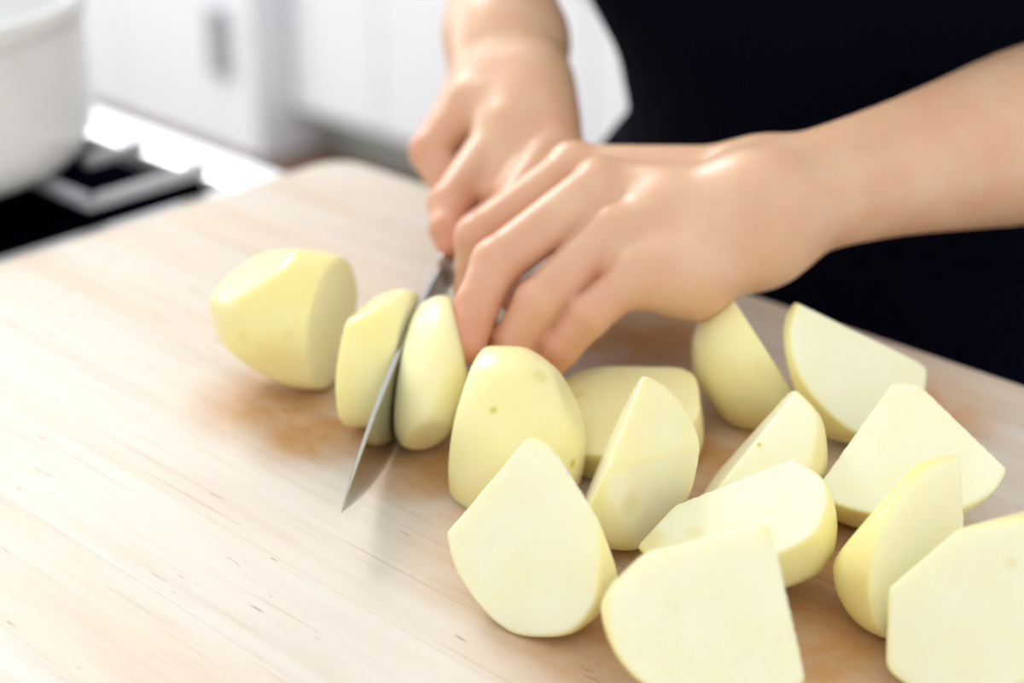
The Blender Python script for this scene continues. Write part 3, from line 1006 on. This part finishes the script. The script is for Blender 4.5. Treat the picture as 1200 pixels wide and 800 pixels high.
for s in (-1, 1):
    bm = bmesh.new()
    pts = [PL(s * (7.5 - 3.0 * k / 8), 11.4 - 1.2 * abs(k - 2) - .22 * k * k, 34 + k * 1.9) for k in range(8)]
    for p, q in zip(pts, pts[1:]):
        bar(bm, p, q, 2.6, 0.4)
    link('apron_strap', from_bm('apron_strap', bm), m_apron, cook)
    sho = np.full(shp, 6.0)
    cap_block(sho, lo_l, h8, (s * 9.6, -3, -90), 4.4, (s * 10, 13, -90.8), 3.6, 1.0)
    sho = np.maximum(sho, -ZB + 0.2 - Zg)
    V, F = lmesh('shoe', sho)
    link('shoe', np_mesh('shoe', V, F), m_shoe, cook)
hr = np.full(shp, 6.0)
cap_block(hr, lo_l, h8, (0, -0.6, 67), 9.2, (0, -2.5, 60), 8.2, 2.0)
cap_block(hr, lo_l, h8, (0, -9, 64), 4.0, (0, -11, 62), 3.6, 2.0)
hr = np.maximum(hr, -(np.sqrt(Lg ** 2 + (Fg - 12.5) ** 2 * .8 + (Zg - 60) ** 2 * .75) - 10.0))
V, F = lmesh('hair', hr)
link('hair', np_mesh('hair', V, F), m_hair, cook)
m_eye = mat('eye_white', (.75, .74, .72), .2)
m_lip = mat('lips', (.55, .20, .16), .35)
lp = np.full(shp, 6.0)
cap_block(lp, lo_l, h8, (-2.0, 8.6, 57.6), .75, (2.0, 8.6, 57.6), .75, .3)
cap_block(lp, lo_l, h8, (-.9, 9.0, 57.5), .85, (.9, 9.0, 57.5), .85, .5)
V, F = lmesh('lips', lp)
link('lips', np_mesh('lips', V, F), m_lip, cook)
for s in (-1, 1):
    bm = bmesh.new()
    bmesh.ops.create_uvsphere(bm, u_segments=16, v_segments=10, radius=0.0125)
    bmesh.ops.translate(bm, verts=bm.verts, vec=W(PL(s * 3.1, 7.2, 63.4)))
    eye_ob = link('eye', from_bm('eye', bm), m_eye, cook, True)
    bm = bmesh.new()
    bmesh.ops.create_uvsphere(bm, u_segments=16, v_segments=10, radius=0.0062)
    bmesh.ops.translate(bm, verts=bm.verts, vec=W(PL(s * 3.1, 7.95, 63.2)))
    link('iris', from_bm('iris', bm), m_hair, cook, True)
    bm = bmesh.new()
    for q in range(4):
        bar(bm, PL(s * (1.8 + q * .8), 9.0 - q * .28, 65.4 + .25 * math.sin(q)), PL(s * (2.6 + q * .8), 8.8 - q * .32, 65.4 + .25 * math.sin(q + 1)), .35, .5)
    link('eyebrow', from_bm('eyebrow', bm), m_hair, cook)

# fingernails
for k in 'LR':
    Hd = HANDS[k]
    for f_ in Hd['fingers'] + [Hd['thumb']]:
        p1, p2, p3 = (np.array(f_[m][0], float) for m in (1, 2, 3))
        r = f_[3][1]
        v1 = (p2 - p1) / np.linalg.norm(p2 - p1); v2 = (p3 - p2) / np.linalg.norm(p3 - p2)
        dz = v1 - v2 * (v1 @ v2)
        if np.linalg.norm(dz) < 0.08:
            dz = np.array([0, 0, 1.0]) - v2 * v2[2]
        dz /= np.linalg.norm(dz); sx = np.cross(v2, dz)
        c0 = p3 + v2 * 0.12 * r
        v, f = [], []
        nu, nv_ = 9, 9
        for lay in (0, 1):
            for i in range(nu):
                a = (i / (nu - 1) - .5) * 2 * 0.85
                for j in range(nv_):
                    u = j / (nv_ - 1)
                    y = -0.55 * r + u * 1.45 * r
                    wfac = math.sqrt(max(0.05, 1 - (2 * abs(u - .5)) ** 4))
                    aa = a * wfac
                    rad = r * (1.035 if lay == 0 else 0.9) * (1.0 if y < 0 else math.sqrt(max(0.3, 1 - (y / r) ** 2 * .55)))
                    v.append(W(c0 + v2 * y + dz * rad * math.cos(aa) + sx * rad * math.sin(aa)))
        for i in range(nu - 1):
            for j in range(nv_ - 1):
                q = i * nv_ + j
                f.append((q, q + 1, q + nv_ + 1, q + nv_))
                q += nu * nv_
                f.append((q, q + nv_, q + nv_ + 1, q + 1))
        rim_ = [i * nv_ for i in range(nu)] + [(nu - 1) * nv_ + j for j in range(1, nv_)] + [i * nv_ + nv_ - 1 for i in range(nu - 2, -1, -1)] + [j for j in range(nv_ - 2, 0, -1)]
        for a, b in zip(rim_, rim_[1:] + rim_[:1]):
            f.append((a, a + nu * nv_, b + nu * nv_, b))
        me = mesh_from('fingernail', v, f)
        bm = bmesh.new(); bm.from_mesh(me); bmesh.ops.recalc_face_normals(bm, faces=bm.faces); bm.to_mesh(me); bm.free()
        link('fingernail', me, m_nail, body_ob, True)
        body_ob.children[-1].matrix_parent_inverse = body_ob.matrix_parent_inverse @ Matrix.Identity(4)
